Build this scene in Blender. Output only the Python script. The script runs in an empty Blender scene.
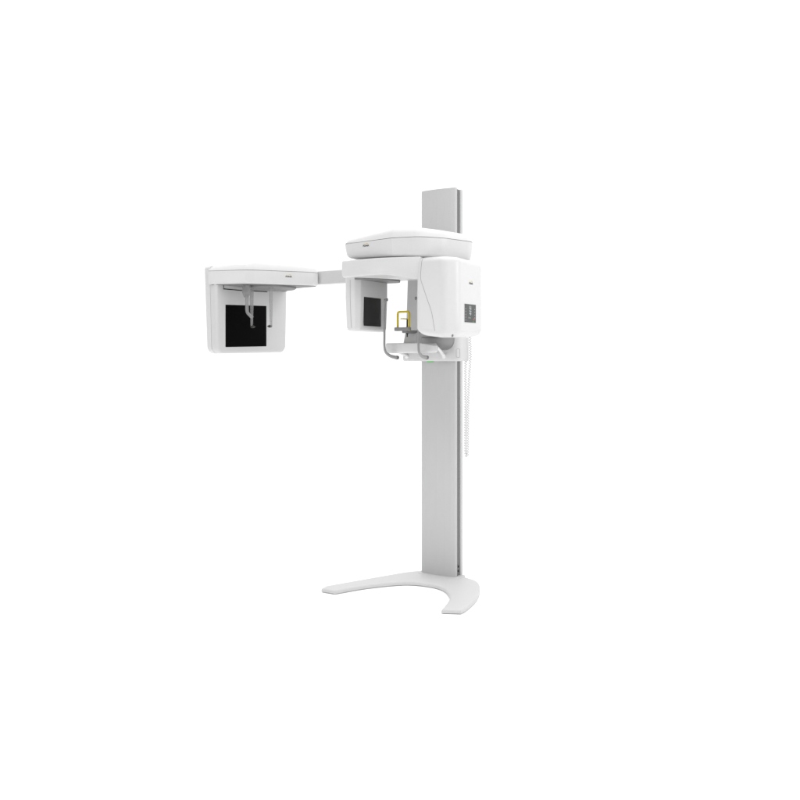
# Dental x-ray machine on a white studio floor.  X = machine's right, Y = back, Z = up, metres.
import bpy, bmesh, math
from mathutils import Vector
from mathutils.bvhtree import BVHTree

S = bpy.context.scene
COL = S.collection
PI = math.pi

# ------------------------------------------------------------------ materials
def mat(name, col, rough=0.4, spec=0.5, metal=0.0, var=0.02, bump=0.0, scale=40, trans=0.0, coat=0.0, emit=None):
    m = bpy.data.materials.new(name); m.use_nodes = True
    nt = m.node_tree; b = nt.nodes['Principled BSDF']
    tc = nt.nodes.new('ShaderNodeTexCoord'); n = nt.nodes.new('ShaderNodeTexNoise')
    n.inputs['Scale'].default_value = scale; n.inputs['Detail'].default_value = 4
    nt.links.new(tc.outputs['Object'], n.inputs['Vector'])
    mix = nt.nodes.new('ShaderNodeMix'); mix.data_type = 'RGBA'
    c = col if len(col) == 3 else (col[0],)*3
    mix.inputs[6].default_value = (*[x*(1-var) for x in c], 1)
    mix.inputs[7].default_value = (*[min(1, x*(1+var)) for x in c], 1)
    nt.links.new(n.outputs['Fac'], mix.inputs[0]); nt.links.new(mix.outputs[2], b.inputs['Base Color'])
    mr = nt.nodes.new('ShaderNodeMapRange')
    mr.inputs['To Min'].default_value = max(0, rough-0.04); mr.inputs['To Max'].default_value = min(1, rough+0.04)
    nt.links.new(n.outputs['Fac'], mr.inputs['Value']); nt.links.new(mr.outputs['Result'], b.inputs['Roughness'])
    b.inputs['Specular IOR Level'].default_value = spec
    b.inputs['Metallic'].default_value = metal
    b.inputs['Transmission Weight'].default_value = trans
    b.inputs['Coat Weight'].default_value = coat
    b.inputs['Coat Roughness'].default_value = 0.15
    if bump:
        n2 = nt.nodes.new('ShaderNodeTexNoise'); n2.inputs['Scale'].default_value = 900
        nt.links.new(tc.outputs['Object'], n2.inputs['Vector'])
        bp = nt.nodes.new('ShaderNodeBump'); bp.inputs['Strength'].default_value = bump; bp.inputs['Distance'].default_value = 0.0006
        nt.links.new(n2.outputs['Fac'], bp.inputs['Height']); nt.links.new(bp.outputs['Normal'], b.inputs['Normal'])
    if emit:
        b.inputs['Emission Color'].default_value = (*emit, 1); b.inputs['Emission Strength'].default_value = 1.0
    return m

WHITE = mat('white_plastic', (.645, .645, .645), .34, .4, bump=0)
SHELL = mat('satin_white_shell', (.60, .60, .60), .42, .35, bump=0)
COLP = mat('silver_grey_paint', (.505, .505, .507), .75, .2, var=0)
ARM = mat('arm_paint', (.55, .55, .55), .45, .35)
BASEP = mat('base_paint', (.52, .52, .52), .5, .3, bump=0)
DARKG = mat('dark_rail', (.16, .16, .16), .5, .3)
UNDERSHADE = mat('underside_shade_grey', (.20, .20, .20), .5, .3)  # grey darkened to stand in for shade under the side head
JOINT = mat('joint_gap', (.10, .10, .10), .8, .1)
SEAM = mat('seam_gap', (.27, .27, .27), .8, .1)
BLACK = mat('black_window', (.0018, .0018, .0018), .6, .03, bump=.3)
SMOKE = mat('smoked_window', (.030, .030, .030), .30, .12, bump=.1)
ROD = mat('grey_rod', (.27, .27, .27), .4, .5)
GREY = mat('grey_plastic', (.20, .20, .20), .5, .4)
BLK = mat('black_rubber', (.02, .02, .02), .5, .3)
YEL = mat('yellow_plastic', (.55, .42, .003), .35, .4)
CLEAR = mat('translucent_plastic', (.31, .31, .31), .25, .5)
CLEAR.node_tree.nodes['Principled BSDF'].inputs['Alpha'].default_value = .62
HANDLE = mat('handle_white', (.72, .72, .72), .2, .6, coat=.4)
CORD = mat('cord_plastic', (.50, .50, .50), .45, .4)
LED = mat('green_lamp', (.05, .35, .05), .4, .3, emit=(.01, .16, .02))
DIMW = .50
CLEAR2 = mat('clear_plastic', (.34, .34, .34), .2, .6)
CLEAR2.node_tree.nodes['Principled BSDF'].inputs['Alpha'].default_value = .48
PLUG = mat('ear_plug_rubber', (.045, .045, .04), .5, .3)
INK = mat('logo_ink', (.05, .06, .06), .5, .3)
ORANGE = mat('logo_yellow', (.72, .48, .10), .5, .3)
PANEL = mat('panel_dark', (.062, .065, .065), .3, .5)
ICON = mat('panel_icon', (.42, .46, .46), .4, .4)
RED = mat('panel_red', (.24, .11, .09), .4, .4)
GRN = mat('panel_green', (.05, .30, .07), .4, .4)
FLOOR = mat('white_floor', (.93, .93, .93), .9, .0, var=.004)

# ------------------------------------------------------------------ helpers
machine = bpy.data.objects.new('dental_xray_machine', None)
machine.empty_display_size = .3
COL.objects.link(machine)
machine['label'] = 'white and grey dental x-ray machine with floor stand, column and side sensor arm'
machine['category'] = 'x-ray machine'

def link(name, bm, m, parent=machine, ang=35, smooth=True):
    bmesh.ops.recalc_face_normals(bm, faces=bm.faces)
    me = bpy.data.meshes.new(name); bm.to_mesh(me); bm.free()
    for x in (m if isinstance(m, (list, tuple)) else [m]): me.materials.append(x)
    if smooth:
        for p in me.polygons: p.use_smooth = True
        me.set_sharp_from_angle(angle=math.radians(ang))
    o = bpy.data.objects.new(name, me); COL.objects.link(o); o.parent = parent
    return o

def offset(pts, d):
    n = len(pts); out = []
    area = sum(pts[i][0]*pts[(i+1) % n][1]-pts[(i+1) % n][0]*pts[i][1] for i in range(n))
    sg = 1 if area > 0 else -1
    for i in range(n):
        p, q, r = Vector(pts[i-1][:2]), Vector(pts[i][:2]), Vector(pts[(i+1) % n][:2])
        e1, e2 = (q-p).normalized(), (r-q).normalized()
        n1, n2 = Vector((-e1.y, e1.x))*sg, Vector((-e2.y, e2.x))*sg
        k = (n1+n2); k = k/max(.3, k.dot(n1)) if k.length > 1e-6 else n1
        out.append(tuple(q+k*d))
    return out

def rpoly(pts, rads, seg=6):
    """closed polygon with rounded corners, (seg+1) points per corner"""
    n = len(pts); out = []
    if not isinstance(rads, (list, tuple)): rads = [rads]*n
    for i in range(n):
        p, q, r = Vector(pts[i-1]), Vector(pts[i]), Vector(pts[(i+1) % n])
        a, b = (p-q), (r-q); la, lb = a.length, b.length; a.normalize(); b.normalize()
        ang = math.acos(max(-1, min(1, a.dot(b)))); R = max(rads[i], .0002)
        t = min(R/math.tan(ang/2), la*.48, lb*.48)
        s, e = q+a*t, q+b*t
        for k in range(seg+1):
            f = k/seg                                   # quadratic arc, close enough to a circle
            w = 1.0/ max(math.sin(ang/2), .2) if False else 1
            mid = math.sin(ang/2)                       # rational weight
            c0, c1, c2 = (1-f)**2, 2*f*(1-f)*mid, f*f
            out.append(tuple((s*c0+q*c1+e*c2)/(c0+c1+c2)))
    return out

def loft(bm, rings, cap=True, mi=0):
    R = [[bm.verts.new(p) for p in r] for r in rings]; n = len(R[0])
    for a, b in zip(R, R[1:]):
        for i in range(n):
            f = bm.faces.new((a[i], a[(i+1) % n], b[(i+1) % n], b[i])); f.material_index = mi
    if cap:
        bm.faces.new(R[0][::-1]).material_index = mi; bm.faces.new(R[-1]).material_index = mi
    return bm

MAPS = {'z': lambda a, b, h: (a, b, h),            # outline in plan, height along z
        'x': lambda a, b, h: (h, a, b),            # outline (y, z), depth along x
        'y': lambda a, b, h: (a, h, b)}            # outline (x, z), depth along y

def body(bm, pts, h0, h1, rad, e0=.004, e1=.004, axis='z', seg=6, esg=4, hf=None, taper0=0, taper1=0, mi=0):
    """prism over a rounded outline with filleted ends; taper shrinks the outline towards an end"""
    m = MAPS[axis]; prof = []
    if not isinstance(rad, (list, tuple)): rad = [rad]*len(pts)
    for k in range(esg+1):
        a = PI/2*k/esg; prof.append((taper0+e0*(1-math.sin(a)), h0+e0*(1-math.cos(a))))
    for k in range(esg+1):
        a = PI/2*(1-k/esg); prof.append((taper1+e1*(1-math.sin(a)), h1-e1*(1-math.cos(a))))
    rings = []
    for ins, h in prof:
        r = rpoly(offset(pts, ins), [max(x-ins, .001) for x in rad], seg)
        rings.append([m(p[0], p[1], h+(hf(p[0], p[1], h) if hf else 0)) for p in r])
    return loft(bm, rings, mi=mi)

def stack(bm, pts, prof, rad, seg=6, hf=None, axis='z'):
    m = MAPS[axis]; rings = []
    if not isinstance(rad, (list, tuple)): rad = [rad]*len(pts)
    for ins, h in prof:
        r = rpoly(offset(pts, ins), [max(x-ins*.6, .001) for x in rad], seg)
        rings.append([m(p[0], p[1], h+(hf(p[0], p[1], h) if hf else 0)) for p in r])
    return loft(bm, rings)

def box(bm, x0, x1, y0, y1, z0, z1, r=.003, axis='z', mi=0):
    if axis == 'z': return body(bm, [(x0, y0), (x1, y0), (x1, y1), (x0, y1)], z0, z1, r, min(r, .9*r), min(r, .9*r), 'z', 3, 2, mi=mi)
    if axis == 'x': return body(bm, [(y0, z0), (y1, z0), (y1, z1), (y0, z1)], x0, x1, r, min(.002, r), min(.002, r), 'x', 4, 2, mi=mi)
    return body(bm, [(x0, z0), (x1, z0), (x1, z1), (x0, z1)], y0, y1, r, min(.002, r), min(.002, r), 'y', 4, 2, mi=mi)

def curve_pts(P, n=8):
    """Catmull-Rom through P"""
    P = [Vector(p) for p in P]; Q = [2*P[0]-P[1]]+P+[2*P[-1]-P[-2]]; out = []
    for i in range(1, len(Q)-2):
        a, b, c, d = Q[i-1:i+3]
        for k in range(n):
            t = k/n
            out.append(.5*((2*b)+(c-a)*t+(2*a-5*b+4*c-d)*t*t+(3*b-a-3*c+d)*t**3))
    return out+[P[-1]]

def tube(bm, pts, rad, seg=12, mi=0, cap=True, flat=None):
    pts = [Vector(p) for p in pts]; n = len(pts)
    if not isinstance(rad, (list, tuple)): rad = [rad]*n
    T = [(pts[min(i+1, n-1)]-pts[max(i-1, 0)]).normalized() for i in range(n)]
    up = Vector((0, 0, 1)) if abs(T[0].z) < .9 else Vector((1, 0, 0))
    N = (up-T[0]*up.dot(T[0])).normalized(); rings = []
    for i in range(n):
        N = (N-T[i]*N.dot(T[i])).normalized(); B = T[i].cross(N)
        fx, fy = (rad[i], rad[i]) if flat is None else (rad[i]*flat[0], rad[i]*flat[1])
        rings.append([pts[i]+N*math.cos(2*PI*k/seg)*fx+B*math.sin(2*PI*k/seg)*fy for k in range(seg)])
    return loft(bm, rings, cap, mi)

def bvh_of(o): 
    dg = bpy.context.evaluated_depsgraph_get()
    return BVHTree.FromObject(o, dg)

def on_surface(o, P, d, off=.0006):
    t = bvh_of(o) if not isinstance(o, BVHTree) else o; d = Vector(d).normalized(); out = []
    for p in P:
        h = t.ray_cast(Vector(p)-d*.5, d)
        out.append((h[0]-d*off) if h[0] is not None else Vector(p))
    return out

def seam_line(name, o, P, d, r=.0011, n=10):
    pts = on_surface(o, curve_pts(P, n), d, r*.1)
    bm = bmesh.new(); tube(bm, pts, r, 6); return link(name, bm, SEAM, o)

def logo(o, center, right, out, size, up=(0, 0, 1)):
    """FONA lettering with its yellow swoosh, wrapped on the surface of o.  out = direction the face looks"""
    t = bvh_of(o); c = Vector(center); r = Vector(right).normalized(); u = Vector(up); d = -Vector(out).normalized()
    cu = bpy.data.curves.new('lettering', 'FONT'); cu.body = 'FONA'; cu.size = size; cu.align_x = 'CENTER'; cu.align_y = 'CENTER'
    cu.offset = size*.05; cu.resolution_u = 3
    tmp = bpy.data.objects.new('tmp', cu); COL.objects.link(tmp)
    dg = bpy.context.evaluated_depsgraph_get(); me = bpy.data.meshes.new_from_object(tmp.evaluated_get(dg))
    bpy.data.objects.remove(tmp)
    bm = bmesh.new(); bm.from_mesh(me)
    P = on_surface(t, [c+r*v.co.x*1.15+u*v.co.y for v in bm.verts], d)
    for v, p in zip(bm.verts, P): v.co = p
    link('logo_lettering', bm, INK, o, smooth=False)
    bm = bmesh.new(); w = size*1.25
    for x0, x1, h0, h1, k in ((-w*.95, -w*.45, .75, .45, .1), (-w*.15, w*1.1, .80, .45, .35)):
        N = 10; A = []; B = []
        for i in range(N+1):
            f = i/N; x = x0+(x1-x0)*f; y = size*(h0+(h1-h0)*f*f+k*.8*math.sin(PI*f)); th = size*(.10+.16*f)
            A.append(c+r*x+u*(y+th*.5)); B.append(c+r*x+u*(y-th*.5))
        A = [bm.verts.new(p) for p in on_surface(t, A, d)]; B = [bm.verts.new(p) for p in on_surface(t, B, d)]
        for i in range(N): bm.faces.new((A[i], A[i+1], B[i+1], B[i]))
    link('logo_swoosh', bm, ORANGE, o, smooth=False)

def cut(o, cutter_bm):
    me = bpy.data.meshes.new('c'); bmesh.ops.recalc_face_normals(cutter_bm, faces=cutter_bm.faces); cutter_bm.to_mesh(me); cutter_bm.free()
    c = bpy.data.objects.new('c', me); COL.objects.link(c)
    md = o.modifiers.new('b', 'BOOLEAN'); md.operation = 'DIFFERENCE'; md.object = c; md.solver = 'EXACT'
    dg = bpy.context.evaluated_depsgraph_get(); new = bpy.data.meshes.new_from_object(o.evaluated_get(dg))
    o.modifiers.clear(); o.data = new; bpy.data.objects.remove(c)
    for p in new.polygons: p.use_smooth = True
    new.set_sharp_from_angle(angle=math.radians(32))

# ------------------------------------------------------------------ setting
bm = bmesh.new()
bmesh.ops.create_circle(bm, cap_ends=True, segments=96, radius=3.4)
fl = link('floor', bm, FLOOR, None, smooth=False); fl['kind'] = 'structure'

# ------------------------------------------------------------------ base stand
CX = .033
outer = [(-.380, -.628), (-.388, -.575), (-.262, -.276), (-.175, -.085), (-.105, -.02), (CX, .03)]
outer_r = [(.160, -.018), (.258, -.066), (.330, -.182), (.394, -.342), (.428, -.507), (.432, -.585)]
inner_r = [(.346, -.626), (.292, -.447), (.232, -.345), (.143, -.264), (CX, -.246)]
inner_l = [(-.083, -.287), (-.211, -.450), (-.292, -.628)]
right_tip = outer_r
oc = curve_pts([(*p, 0) for p in outer[1:]+right_tip], 6)
ic = curve_pts([(*p, 0) for p in [(.375, -.660)][:0]+inner_r+inner_l], 6)
prof_pts = [(p.x, p.y) for p in oc]+[(p.x, p.y) for p in ic]+[outer[0]]
bm = bmesh.new()
def clean(P):
    out = [P[0]]
    for p in P[1:]:
        if (Vector(p)-Vector(out[-1])).length > .004: out.append(p)
    return out
prof_pts = clean(prof_pts)
rings = []
for ins, h in ((.004, .002), (.0, .004), (.0, .0145), (.0015, .0185), (.005, .0215), (.011, .0225)):
    q = offset(prof_pts, ins); rings.append([(x, y, h) for x, y in q])
loft(bm, rings)
base = link('base_stand', bm, BASEP, ang=40)
bm = bmesh.new()                                           # low collar the column is bolted to
body(bm, [(-.118, -.085), (.150, -.085), (.150, .012), (-.118, .012)], .018, .0245, .02, .001, .0015)
link('column_foot', bm, BASEP, base)

# ------------------------------------------------------------------ column
XL, XR, CZ = -.099, .121, 2.187
front = [(XL, -.062)]+[(XL+(XR-XL)*f, -.062-.014*math.sin(PI*f)**.8) for f in (.12, .3, .5, .7, .88)]+[(XR, -.062)]
P = front+[(XR, -.045), (XL, -.045)]
bm = bmesh.new(); body(bm, P, .024, CZ, [.004]+[.03]*5+[.024, .002, .002], .001, .0015, seg=5, esg=2)
column = link('column', bm, COLP, ang=30)
bm = bmesh.new(); box(bm, XL+.010, XR-.007, -.046, -.003, .024, CZ-.003, .002)
link('rail_slot', bm, DARKG, column)
bm = bmesh.new(); body(bm, [(XL, -.0035), (XR, -.0035), (XR, .022), (XL, .022)], .024, CZ-.002, .004, .001, .0015, seg=4, esg=2)
link('rear_profile', bm, COLP, column)
bm = bmesh.new(); body(bm, [(XL+.004, -.058), (XR-.006, -.058), (XR-.006, -.034), (XL+.004, -.034)], CZ-.001, CZ+.0025, .006, .0005, .0015)
link('top_cap', bm, COLP, column)
bm = bmesh.new()
for z in (.050, .075): tube(bm, [(XR-.012, -.0185, z), (XR-.003, -.0185, z)], .006, 12)
link('rail_screw', bm, BLK, column)

# ------------------------------------------------------------------ lifting carriage and overhead housing
bm = bmesh.new()
stack(bm, [(-.153, -.150), (.16, -.150), (.16, -.078), (-.153, -.078)],
      [(.0, 1.34), (.0, 1.40), (.010, 1.74), (.010, 1.775)], [.012, .012, .004, .004])
carriage = link('carriage_panel', bm, SHELL)
bm = bmesh.new()
for x in (XL-.012, XR+.002): box(bm, x, x+.010, -.080, .030, 1.24, 1.80, .003)
link('rail_bracket', bm, COLP, carriage)

plan = [(-.272, -.574), (.045, -.602), (.195, -.553), (.272, -.455), (.338, -.262), (.19, -.080), (-.19, -.080), (-.335, -.262)]
rads = [.03, .012, .14, .15, .09, .05, .05, .09]
ZS = 1.842
tilt = lambda x, y, h: -.045*x*max(0, (ZS-h)/.085) + .018*(x+.26)*max(0, min(1, (h-1.80)/.04))*(1 if x < .15 else max(0, 1-(x-.15)*4))
bm = bmesh.new()
stack(bm, plan, [(.045, 1.757), (.026, 1.7585), (.016, 1.764), (.010, 1.774), (.006, 1.792), (.002, 1.815), (.0, ZS-.0015)], rads, 8, tilt)
over = link('overhead_housing', bm, WHITE, ang=50)
bm = bmesh.new()
dome = lambda x, y, h: tilt(x, y, h)-(h-ZS)*.95*(1-max(0, min(1, (x+.29)/.19)))+(h-ZS)*.22*max(0, min(1, (.18-x)/.25))-(h-ZS)*.25*max(0, min(1, (x-.12)/.2))
stack(bm, plan, [(.0005, ZS+.001), (.003, ZS+.008), (.007, ZS+.023), (.015, ZS+.039), (.030, ZS+.050), (.060, ZS+.055), (.12, ZS+.057), (.16, ZS+.057)], rads, 8, dome)
link('top_cover', bm, WHITE, over, ang=50)
bm = bmesh.new()
stack(bm, plan, [(.0022, ZS-.004), (.0022, ZS+.004)], rads, 8, tilt)
link('cover_joint', bm, JOINT, over)
bm = bmesh.new()                                            # bearing under the housing
tube(bm, [(.03, -.39, 1.735), (.03, -.39, 1.762)], [.15, .15], 48)
link('pivot_bearing', bm, DARKG, over)
logo(over, (-.124, -.60, 1.821), (1, .02, 0), (0, -1, 0), .0125)

# ------------------------------------------------------------------ rotating arm
arm_plan = [(-.280, -.590), (-.08, -.612), (.178, -.548), (.178, -.260), (-.05, -.235), (-.292, -.300)]
def drop(x, y, h):
    k = max(0, min(1, (1.70-h)/.04))                        # lower edge sags towards the tube housing
    s = max(0, min(1, (x+.02)/.19)); s = s*s*(3-2*s)
    return -k*.030*s
bm = bmesh.new()
P = [arm_plan[0]]
N = 7
a, b, c = (Vector(p) for p in arm_plan[:3])
fr = curve_pts([(*a, 0), (*b, 0), (.06, -.592, 0), (*c, 0)], 4)
ap = [(p.x, p.y) for p in fr]+[(.178, -.26), (.06, -.245), (-.05, -.238), (-.17, -.26), (-.280, -.31)]
rr = [.014]+[.02]*(len(fr)-2)+[.001, .01, .02, .05, .05, .05]
stack(bm, ap, [(.03, 1.664), (.010, 1.6645), (.005, 1.667), (.002, 1.673), (.0, 1.70), (.0, 1.744), (.001, 1.748), (.004, 1.7505), (.02, 1.751)], rr, 4, drop)
arm = link('rotating_arm', bm, WHITE, ang=50)
bm = bmesh.new()                                            # grey plate added to stand in for shade under the arm
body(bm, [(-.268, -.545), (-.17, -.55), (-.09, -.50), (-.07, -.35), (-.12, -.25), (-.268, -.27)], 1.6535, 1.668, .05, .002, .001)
link('arm_shade_plate', bm, GREY, arm)

# tube housing on the right end
tp = [(.152, -.553), (.315, -.548), (.372, -.49), (.380, -.256), (.345, -.226), (.152, -.226)]
tr = [.03, .06, .055, .035, .04, .02]
ZT, ZB = 1.747, 1.342
tz = lambda x, y, h: (-.012*max(0, x-.17)/.2 - .02*max(0, (y+.5)) if h > 1.6 else 0) + (.018*max(0, (.26-x)/.11) if h < 1.40 else 0)
bm = bmesh.new()
prof = []
for k in range(6):
    t_ = PI/2*k/5; prof.append((.044*(1-math.sin(t_)), ZB+.040*(1-math.cos(t_))))
prof += [(0, 1.45), (0, 1.55), (.001, 1.62)]
for k in range(6):
    t_ = PI/2*(1-k/5); prof.append((.001+.030*(1-math.sin(t_)), ZT-.030*(1-math.cos(t_))))
def tmap(x, y, h):
    return tz(x, y, h)
stack(bm, tp, prof, tr, 7, None)
for v in bm.verts:
    k1 = max(0, min(1, (v.co.z-1.6)/.14)); k0 = max(0, min(1, (1.45-v.co.z)/.1))
    v.co.z += k1*(-.03*max(0, v.co.x-.26)-.03*max(0, v.co.y+.5)) + k0*(.020*max(0, (.26-v.co.x)/.11)+.05*max(0, v.co.y+.46))
tubeh = link('tube_housing', bm, WHITE, ang=50)
seam_line('shell_seam', tubeh, [(0.193, -.55, 1.744), (0.187, -.55, 1.691), (0.185, -.55, 1.638), (0.201, -.55, 1.591), (0.224, -.55, 1.530), (0.247, -.55, 1.469), (0.261, -.55, 1.399), (0.265, -.55, 1.374)], (0, 1, 0), .0009)
bm = bmesh.new(); tube(bm, [(.338, -.500, 1.346), (.341, -.503, 1.36)], .0045, 12)
link('locating_lamp', bm, GREY, tubeh)
bm = bmesh.new()                                            # slotted collimator block facing the sensor
box(bm, .128, .16, -.46, -.30, 1.46, 1.62, .01)
link('beam_collimator', bm, SHELL, tubeh)
logo(tubeh, (.378, -.372, 1.618), (0, 1, 0), (1, 0, 0), .0125)
# control panel (its keys are part of its face)
PY0, PY1, PZ0, PZ1 = -.440, -.324, 1.420, 1.512
tv = bvh_of(tubeh)
def fx(y, z, o=.0): return on_surface(tv, [(.4, y, z)], (-1, 0, 0), o)[0].x
def plate(bm, y0, y1, z0, z1, o, mi):
    """thin raised plate that follows the slope of the housing's side"""
    A = [(fx(y, z)+o, y, z) for y, z in ((y0, z0), (y1, z0), (y1, z1), (y0, z1))]
    B = [(a[0]-.0015, a[1], a[2]) for a in A]
    loft(bm, [B, A], mi=mi)
bm = bmesh.new()
plate(bm, PY0-.004, PY1+.004, PZ0-.004, PZ1+.004, .0006, 5)
plate(bm, PY0, PY1, PZ0, PZ1, .0012, 0)
cy = (PY0+PY1)/2
plate(bm, cy-.014, cy+.010, 1.492, 1.504, .0018, 6)
for z in (1.490, 1.478, 1.466): plate(bm, cy-.010, cy-.002, z-.004, z+.003, .0018, 1); plate(bm, cy+.001, cy+.009, z-.005, z+.002, .0018, 1)
plate(bm, cy-.002, cy+.004, 1.456, 1.470, .0018, 1)
for i, z in enumerate((1.488, 1.474, 1.459, 1.445, 1.431)):
    plate(bm, PY0+.006, PY0+.016, z-.003, z+.003, .0018, 6)
    if i < 4: plate(bm, PY1-.018, PY1-.008, z-.003, z+.003, .0018, 6)
for y in (cy-.020, cy-.006): plate(bm, y, y+.010, 1.440, 1.447, .0018, 6)
plate(bm, PY1-.030, PY1-.014, 1.432, 1.443, .0018, 2)
plate(bm, PY1-.034, PY1-.022, 1.4225, 1.4265, .0018, 3)
DIM = mat('panel_dim', (.22, .23, .23), .4, .4)
link('control_panel', bm, [PANEL, ICON, RED, GRN, INK, SHELL, DIM], tubeh, smooth=False)

# ------------------------------------------------------------------ sensor housing on the left end
bm = bmesh.new()
sp = [(-.290, -.547), (-.222, -.549), (-.199, -.522), (-.197, -.268), (-.215, -.248), (-.290, -.252)]
stack(bm, sp, [(.032, 1.383), (.018, 1.385), (.010, 1.391), (.006, 1.404), (.005, 1.43), (.0, 1.56), (0, 1.668)], [.02, .018, .012, .012, .012, .02], 6)
sens = link('sensor_housing', bm, WHITE, ang=40)
seam_line('shell_seam', sens, [(-.2505, -.55, 1.655), (-.250, -.55, 1.55), (-.248, -.55, 1.45), (-.246, -.55, 1.40)], (0, 1, 0), .0009)
bm = bmesh.new(); box(bm, -.2, -.1965, -.495, -.331, 1.412, 1.566, .003, 'x')
link('sensor_window', bm, SMOKE, sens)
bm = bmesh.new(); box(bm, -.2, -.1955, -.358, -.344, 1.453, 1.487, .003, 'x')
link('window_latch', bm, BLK, sens)

# ------------------------------------------------------------------ control module under the tube housing
bm = bmesh.new()
stack(bm, [(-.146, -.200), (.215, -.200), (.215, -.081), (-.146, -.081)],
      [(.010, 1.2235), (.004, 1.2245), (.001, 1.229), (0, 1.24), (0, 1.30), (0, 1.350), (.003, 1.354)], [.02, .035, .006, .01], 7)
mod = link('handle_module', bm, SHELL, ang=35)
c = bmesh.new()                                             # scooped recess above the front ledge
body(c, [(-.25, 1.283), (.188, 1.283), (.188, 1.42), (-.25, 1.42)], -.30, -.170, [.01, .055, .003, .003], .001, .029, 'y', 8, 6)
cut(mod, c)
bm = bmesh.new()
o_ = rpoly([(-.010, 1.244), (.010, 1.244), (.010, 1.290), (-.010, 1.290)], .006, 4)
o_ = on_surface(mod, [(.205+p[0]*.6, -.190+p[0]*.8, p[1]) for p in o_+o_[:1]], (-.8, .6, 0), .0002)
tube(bm, o_, .0008, 6)
link('button_outline', bm, SEAM, mod)
bm = bmesh.new(); tube(bm, [(.005, -.175, 1.2215), (.042, -.175, 1.2215)], .0035, 10)
link('status_lamp', bm, LED, mod)
bm = bmesh.new(); box(bm, -.06, .20, -.185, -.09, 1.353, 1.3558, .002)  # dark strip painting the shadow line below the tube housing
link('module_shadow_strip', bm, DARKG, mod)

# ------------------------------------------------------------------ patient shelf, chin rest, supports
bm = bmesh.new()
sh = [(-.135, -.385), (.06, -.400), (.166, -.385), (.172, -.345), (.11, -.275), (.075, -.19), (-.035, -.19), (-.07, -.275), (-.150, -.345)]
body(bm, sh, 1.267, 1.320, [.03, .2, .05, .03, .05, .01, .01, .05, .03], .014, .006, seg=5, esg=5, hf=lambda x, y, h: (-.013 if h > 1.29 else .001)*max(0, min(1, (x-.10)/.06)))
shelf = link('patient_shelf', bm, SHELL)
bm = bmesh.new()
stack(bm, [(-.050, -.345), (.040, -.345), (.040, -.275), (-.050, -.275)], [(0, 1.312), (.001, 1.325), (.008, 1.370), (.012, 1.376), (.018, 1.378)], .012, 4)
stem = link('chin_rest_post', bm, SHELL)
bm = bmesh.new()
body(bm, [(-.010, -.420), (.024, -.420), (.030, -.285), (-.016, -.285)], 1.372, 1.388, .008, .003, .003)
link('chin_rest_arm', bm, GREY, stem)
bm = bmesh.new()
body(bm, [(-.046, -.440), (.050, -.440), (.050, -.415), (-.046, -.415)], 1.384, 1.400, .008, .003, .002, hf=lambda x, y, h: .004*math.cos(x*28) if h > 1.39 else -.003*math.cos(x*28))
chin = link('chin_cup', bm, GREY)
bm = bmesh.new()
u0, u1, zt = -.0285, .0425, 1.483
pts = [(u0, -.428, 1.382), (u0, -.428, zt-.010)]+[(u0+.010-.010*math.cos(PI/2*k/4), -.428, zt-.010+.010*math.sin(PI/2*k/4)) for k in range(1, 5)]
pts += [(u1-.010+.010*math.sin(PI/2*k/4), -.428, zt-.010+.010*math.cos(PI/2*k/4)) for k in range(0, 5)]+[(u1, -.428, 1.382)]
tube(bm, pts, .0055, 12)
link('bite_frame', bm, YEL, chin)
bm = bmesh.new(); tube(bm, [(.007, -.390, 1.352), (.007, -.390, 1.445)], .0036, 10); tube(bm, [(.007, -.390, 1.366), (.007, -.390, 1.390)], .0065, 10)
rodc = link('bite_rod', bm, BLK, chin)
bm = bmesh.new()
body(bm, [(-.006, -.442), (.019, -.442), (.013, -.384), (.001, -.384)], 1.444, 1.449, .004, .001, .002)
link('bite_fork', bm, YEL, chin)
for s in (-1, 1):
    cx = .007+s*.105
    bm = bmesh.new()
    P = curve_pts([(cx-s*.006, -.45, 1.548), (cx-s*.002, -.45, 1.50), (cx, -.45, 1.44), (cx, -.45, 1.36), (cx, -.45, 1.305), (cx-s*.002, -.440, 1.272), (cx-s*.008, -.405, 1.252), (cx-s*.012, -.355, 1.243)], 6)
    n = len(P); tube(bm, P, [.0042+.0018*min(1, 2.6*i/n)+.0040*max(0, (i/n-.6)/.4) for i in range(n)], 14)
    ts = link('temple_support', bm, ROD)
    bm = bmesh.new(); tube(bm, [(cx-s*.0122, -.352, 1.243), (cx-s*.0126, -.338, 1.243)], [.0105, .0105], 14)
    link('clamp_end', bm, DARKG, ts)
    bm = bmesh.new()
    tube(bm, [(cx-s*.000, -.45, 1.548), (cx-s*.012, -.45, 1.549), (cx-s*.018, -.45, 1.549)], [.005, .0075, .009], 16)
    link('temple_pad', bm, GREY, ts)
for s in (-1, 1):
    bm = bmesh.new()
    x0, x1 = (.170, .124) if s > 0 else (-.128, -.112)
    P = curve_pts([(x0-.004, -.352, 1.296), (x0-(x0-x1)*.4, -.295, 1.280), (x0-(x0-x1)*.8, -.235, 1.263), (x1, -.192, 1.252)], 8)
    tube(bm, P, .0088, 14); tube(bm, [(x1, -.204, 1.248), (x1, -.198, 1.248)], .012, 18)
    link('grab_handle', bm, HANDLE)

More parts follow.
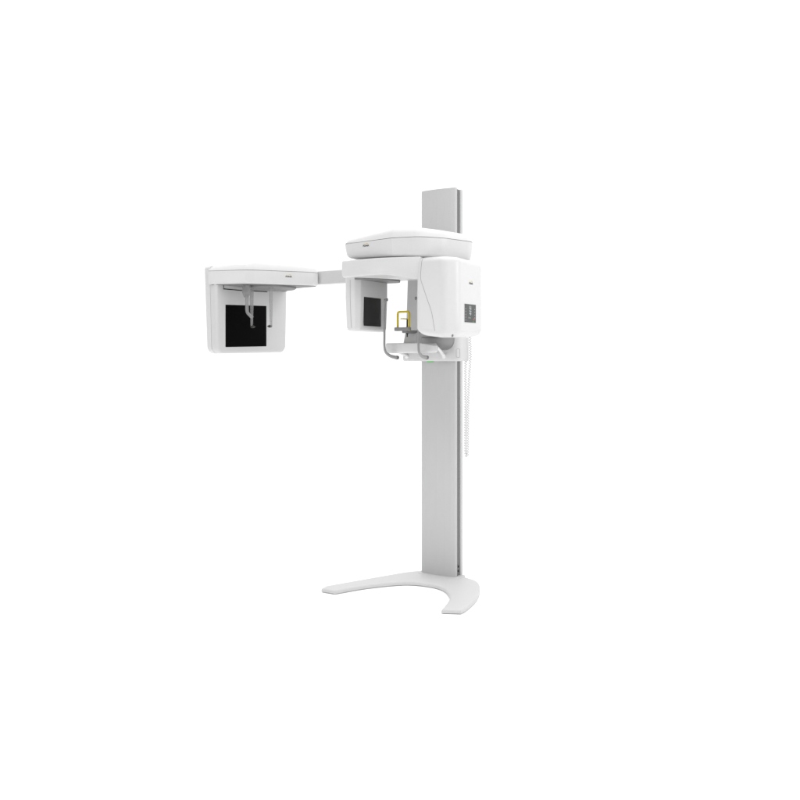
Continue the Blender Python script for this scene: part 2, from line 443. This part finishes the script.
# ------------------------------------------------------------------ hanging coiled cord
def coil(bm, path, r, wire, pitch):
    P = curve_pts(path, 24); L = [0]
    for a, b in zip(P, P[1:]): L.append(L[-1]+(b-a).length)
    tot = L[-1]; out = []; n = int(tot/pitch*9); j = 0
    for i in range(n+1):
        d = tot*i/n
        while j < len(L)-2 and L[j+1] < d: j += 1
        f = (d-L[j])/(L[j+1]-L[j]); p = P[j].lerp(P[j+1], f); T = (P[j+1]-P[j]).normalized()
        N = Vector((0, 1, 0)); N = (N-T*N.dot(T)).normalized(); B = T.cross(N); a = 2*PI*d/pitch
        out.append(p+N*math.cos(a)*r+B*math.sin(a)*r)
    tube(bm, out, wire, 5)
bm = bmesh.new()
coil(bm, [(.238, -.115, 1.375), (.236, -.11, 1.33), (.236, -.108, 1.24), (.227, -.108, 1.11), (.2215, -.108, .95), (.219, -.108, .74), (.214, -.108, .706), (.206, -.108, .735), (.206, -.108, .85), (.207, -.108, 1.0), (.206, -.108, 1.15), (.207, -.108, 1.228)], .0062, .0018, .0140)
link('coiled_cord', bm, CORD)

# ------------------------------------------------------------------ side arm and its x-ray sensor head
bm = bmesh.new()
body(bm, [(.15, 1.719), (.196, 1.719), (.196, 1.803), (.15, 1.803)], -1.10, -.10, .006, .002, .002, 'x')
body(bm, [(-.12, .150), (.10, .150), (.10, .196), (-.12, .196)], 1.719, 1.803, .02, .002, .002)
box(bm, -.09, .09, .021, .152, 1.725, 1.797, .004)
link('side_arm', bm, ARM)

bm = bmesh.new()                                            # rear shell of the flat sensor housing
bo = [(-.300, 1.270), (.366, 1.282), (.382, 1.806), (-.318, 1.825)]
body(bm, bo, -1.538, -1.4975, [.050, .055, .02, .022], .012, .0, 'x', 8)
for v in bm.verts: v.co.x -= (.002+.007*(v.co.z-1.28)/.53)*(1 if v.co.x < -1.51 else 0)
head = link('side_sensor_housing', bm, WHITE)
bm = bmesh.new()
bof = bo[:2]+[(.382, 1.802), (-.318, 1.802)]
body(bm, offset(bof, .0005), -1.4955, -1.443, [.050, .055, .02, .022], .0, .016, 'x', 8)
link('front_shell', bm, SHELL, head)
bm = bmesh.new(); body(bm, offset(bof, .002), -1.4985, -1.4945, [.05, .055, .02, .022], 0.0005, .0005, 'x', 8)
link('shell_seam', bm, SEAM, head)
bm = bmesh.new(); body(bm, [(-.233, 1.312), (.158, 1.322), (.158, 1.594), (-.233, 1.581)], -1.446, -1.4415, .004, .001, .001, 'x')
link('sensor_window', bm, BLACK, head)
bm = bmesh.new()
tube(bm, [(-1.4428, -.251, 1.71), (-1.4428, -.251, 1.680), (-1.4428, -.10, 1.681), (-1.4428, .165, 1.690)], .0034, 6)
link('panel_groove', bm, BLK, head)

cz = 1.789
cp = [(-1.497, -.338), (-1.255, -.258), (-1.215, -.222), (-1.010, .050), (-.984, .10), (-.990, .15), (-1.12, .165), (-1.27, .21), (-1.42, .36), (-1.497, .36)]
cr = [.006, .02, .05, .07, .05, .03, .05, .1, .1, .05]
bm = bmesh.new()
stack(bm, cp, [(.016, 1.705), (.008, 1.706), (.003, 1.710), (0, 1.718), (0, cz-.001)], cr, 6)
cover = link('side_head_cover', bm, WHITE, ang=45)
bm = bmesh.new()
hump = lambda x, y, h: .022*max(0, min(1, (h-cz)/.022))*max(0, min(1, (x+1.275)/.03))*(1-max(0, min(1, (x+1.22)/.27))*.95)
stack(bm, cp, [(.0005, cz+.001), (.003, cz+.007), (.012, cz+.020), (.024, cz+.033), (.034, cz+.038), (.046, cz+.040)], cr, 10, hump)
link('top_cover', bm, WHITE, cover, ang=60)
bm = bmesh.new(); stack(bm, cp, [(.002, cz-.003), (.002, cz+.003)], cr, 6)
link('cover_joint', bm, JOINT, cover)
logo(cover, (-1.082, -.045, 1.756), (.607, .795, 0), (.795, -.607, 0), .013)
bm = bmesh.new()
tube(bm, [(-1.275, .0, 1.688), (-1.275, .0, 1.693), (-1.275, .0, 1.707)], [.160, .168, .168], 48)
dbm = bmesh.new(); body(dbm, offset(cp, .012), 1.7025, 1.708, cr, .001, .001, seg=5, esg=1)  # added plate, its grey paints the shade below the cover
link('underside_shade_plate', dbm, UNDERSHADE, cover)
disc = link('rotating_disc', bm, UNDERSHADE, cover, ang=30)
for x, d in ((-1.337, 1), (-1.176, -1)):
    bm = bmesh.new()
    stack(bm, [(x-.010, -.116), (x+.010, -.116), (x+.010, -.094), (x-.010, -.094)], [(0, 1.69), (0, 1.64), (.002, 1.55), (.0045, 1.444), (.007, 1.436)][::-1], .005, 4)
    rod = link('ear_rod', bm, CLEAR2)
    bm = bmesh.new(); tube(bm, [(x-d*.002, -.105, 1.443), (x+d*.010, -.105, 1.443), (x+d*.014, -.105, 1.443), (x+d*.030, -.105, 1.443)], [.008, .008, .009, .002], 14)
    link('ear_plug', bm, PLUG, rod)
bm = bmesh.new()
stack(bm, [(-1.327, -.208), (-1.272, -.208), (-1.272, -.185), (-1.327, -.185)], [(0, 1.70), (0, 1.655), (.006, 1.632), (.010, 1.624)][::-1], .006, 4)
nose = link('nose_support', bm, CLEAR)
bm = bmesh.new()
P = curve_pts([(-1.294, -.197, 1.64), (-1.294, -.197, 1.58), (-1.292, -.197, 1.535), (-1.280, -.192, 1.515), (-1.262, -.18, 1.495)], 6)
tube(bm, P, [.012]*13+[.011]*12, 12, flat=(1, .8))
link('nose_rod', bm, CLEAR, nose)

# ------------------------------------------------------------------ camera
cam = bpy.data.cameras.new('camera'); co = bpy.data.objects.new('camera', cam); COL.objects.link(co)
th = math.radians(32); c_, s_ = math.cos(th), math.sin(th)
co.location = (-(.239*c_-4.83*s_), -(.239*s_+4.83*c_), 1.23)
co.rotation_euler = (PI/2, 0, th)
cam.sensor_width = 36; cam.lens = 36*850/800; cam.shift_y = -.05; cam.clip_end = 500
S.camera = co

# ------------------------------------------------------------------ light: white studio surround and two soft boxes, plus an added front fill
w = bpy.data.worlds.new('World'); S.world = w; w.use_nodes = True
nt = w.node_tree; bg = nt.nodes['Background']
# lit white backdrop behind the machine, dimmer studio behind the photographer
tc = nt.nodes.new('ShaderNodeTexCoord'); dot = nt.nodes.new('ShaderNodeVectorMath'); dot.operation = 'DOT_PRODUCT'
dot.inputs[1].default_value = (-s_, c_, -.25)
mr = nt.nodes.new('ShaderNodeMapRange'); mr.interpolation_type = 'SMOOTHSTEP'
mr.inputs['From Min'].default_value = -.15; mr.inputs['From Max'].default_value = .38
mr.inputs['To Min'].default_value = DIMW; mr.inputs['To Max'].default_value = 1.13
nt.links.new(tc.outputs['Generated'], dot.inputs[0]); nt.links.new(dot.outputs['Value'], mr.inputs['Value'])
nt.links.new(mr.outputs['Result'], bg.inputs[1]); bg.inputs[0].default_value = (1, 1, 1, 1)
def soft(name, loc, target, size, power):
    l = bpy.data.lights.new(name, 'AREA'); l.shape = 'SQUARE'; l.size = size; l.energy = power
    o = bpy.data.objects.new(name, l); COL.objects.link(o); o.location = loc
    o.rotation_euler = (Vector(target)-Vector(loc)).to_track_quat('-Z', 'Y').to_euler()
soft('softbox_overhead', (.6, -.6, 8.5), (.6, -.6, 0), 12.0, 930)
soft('softbox_side', (3.8, -.6, 2.6), (.2, -.3, 1.5), 1.8, 58)
soft('front_fill', (-1.6, -4.4, .9), (0, -.1, .4), 2.2, 38)  # unseen fill added to brighten the lower front faces

S.render.engine = 'CYCLES'
S.view_settings.view_transform = 'Standard'; S.view_settings.look = 'None'
S.view_settings.exposure = 0; S.view_settings.gamma = 1
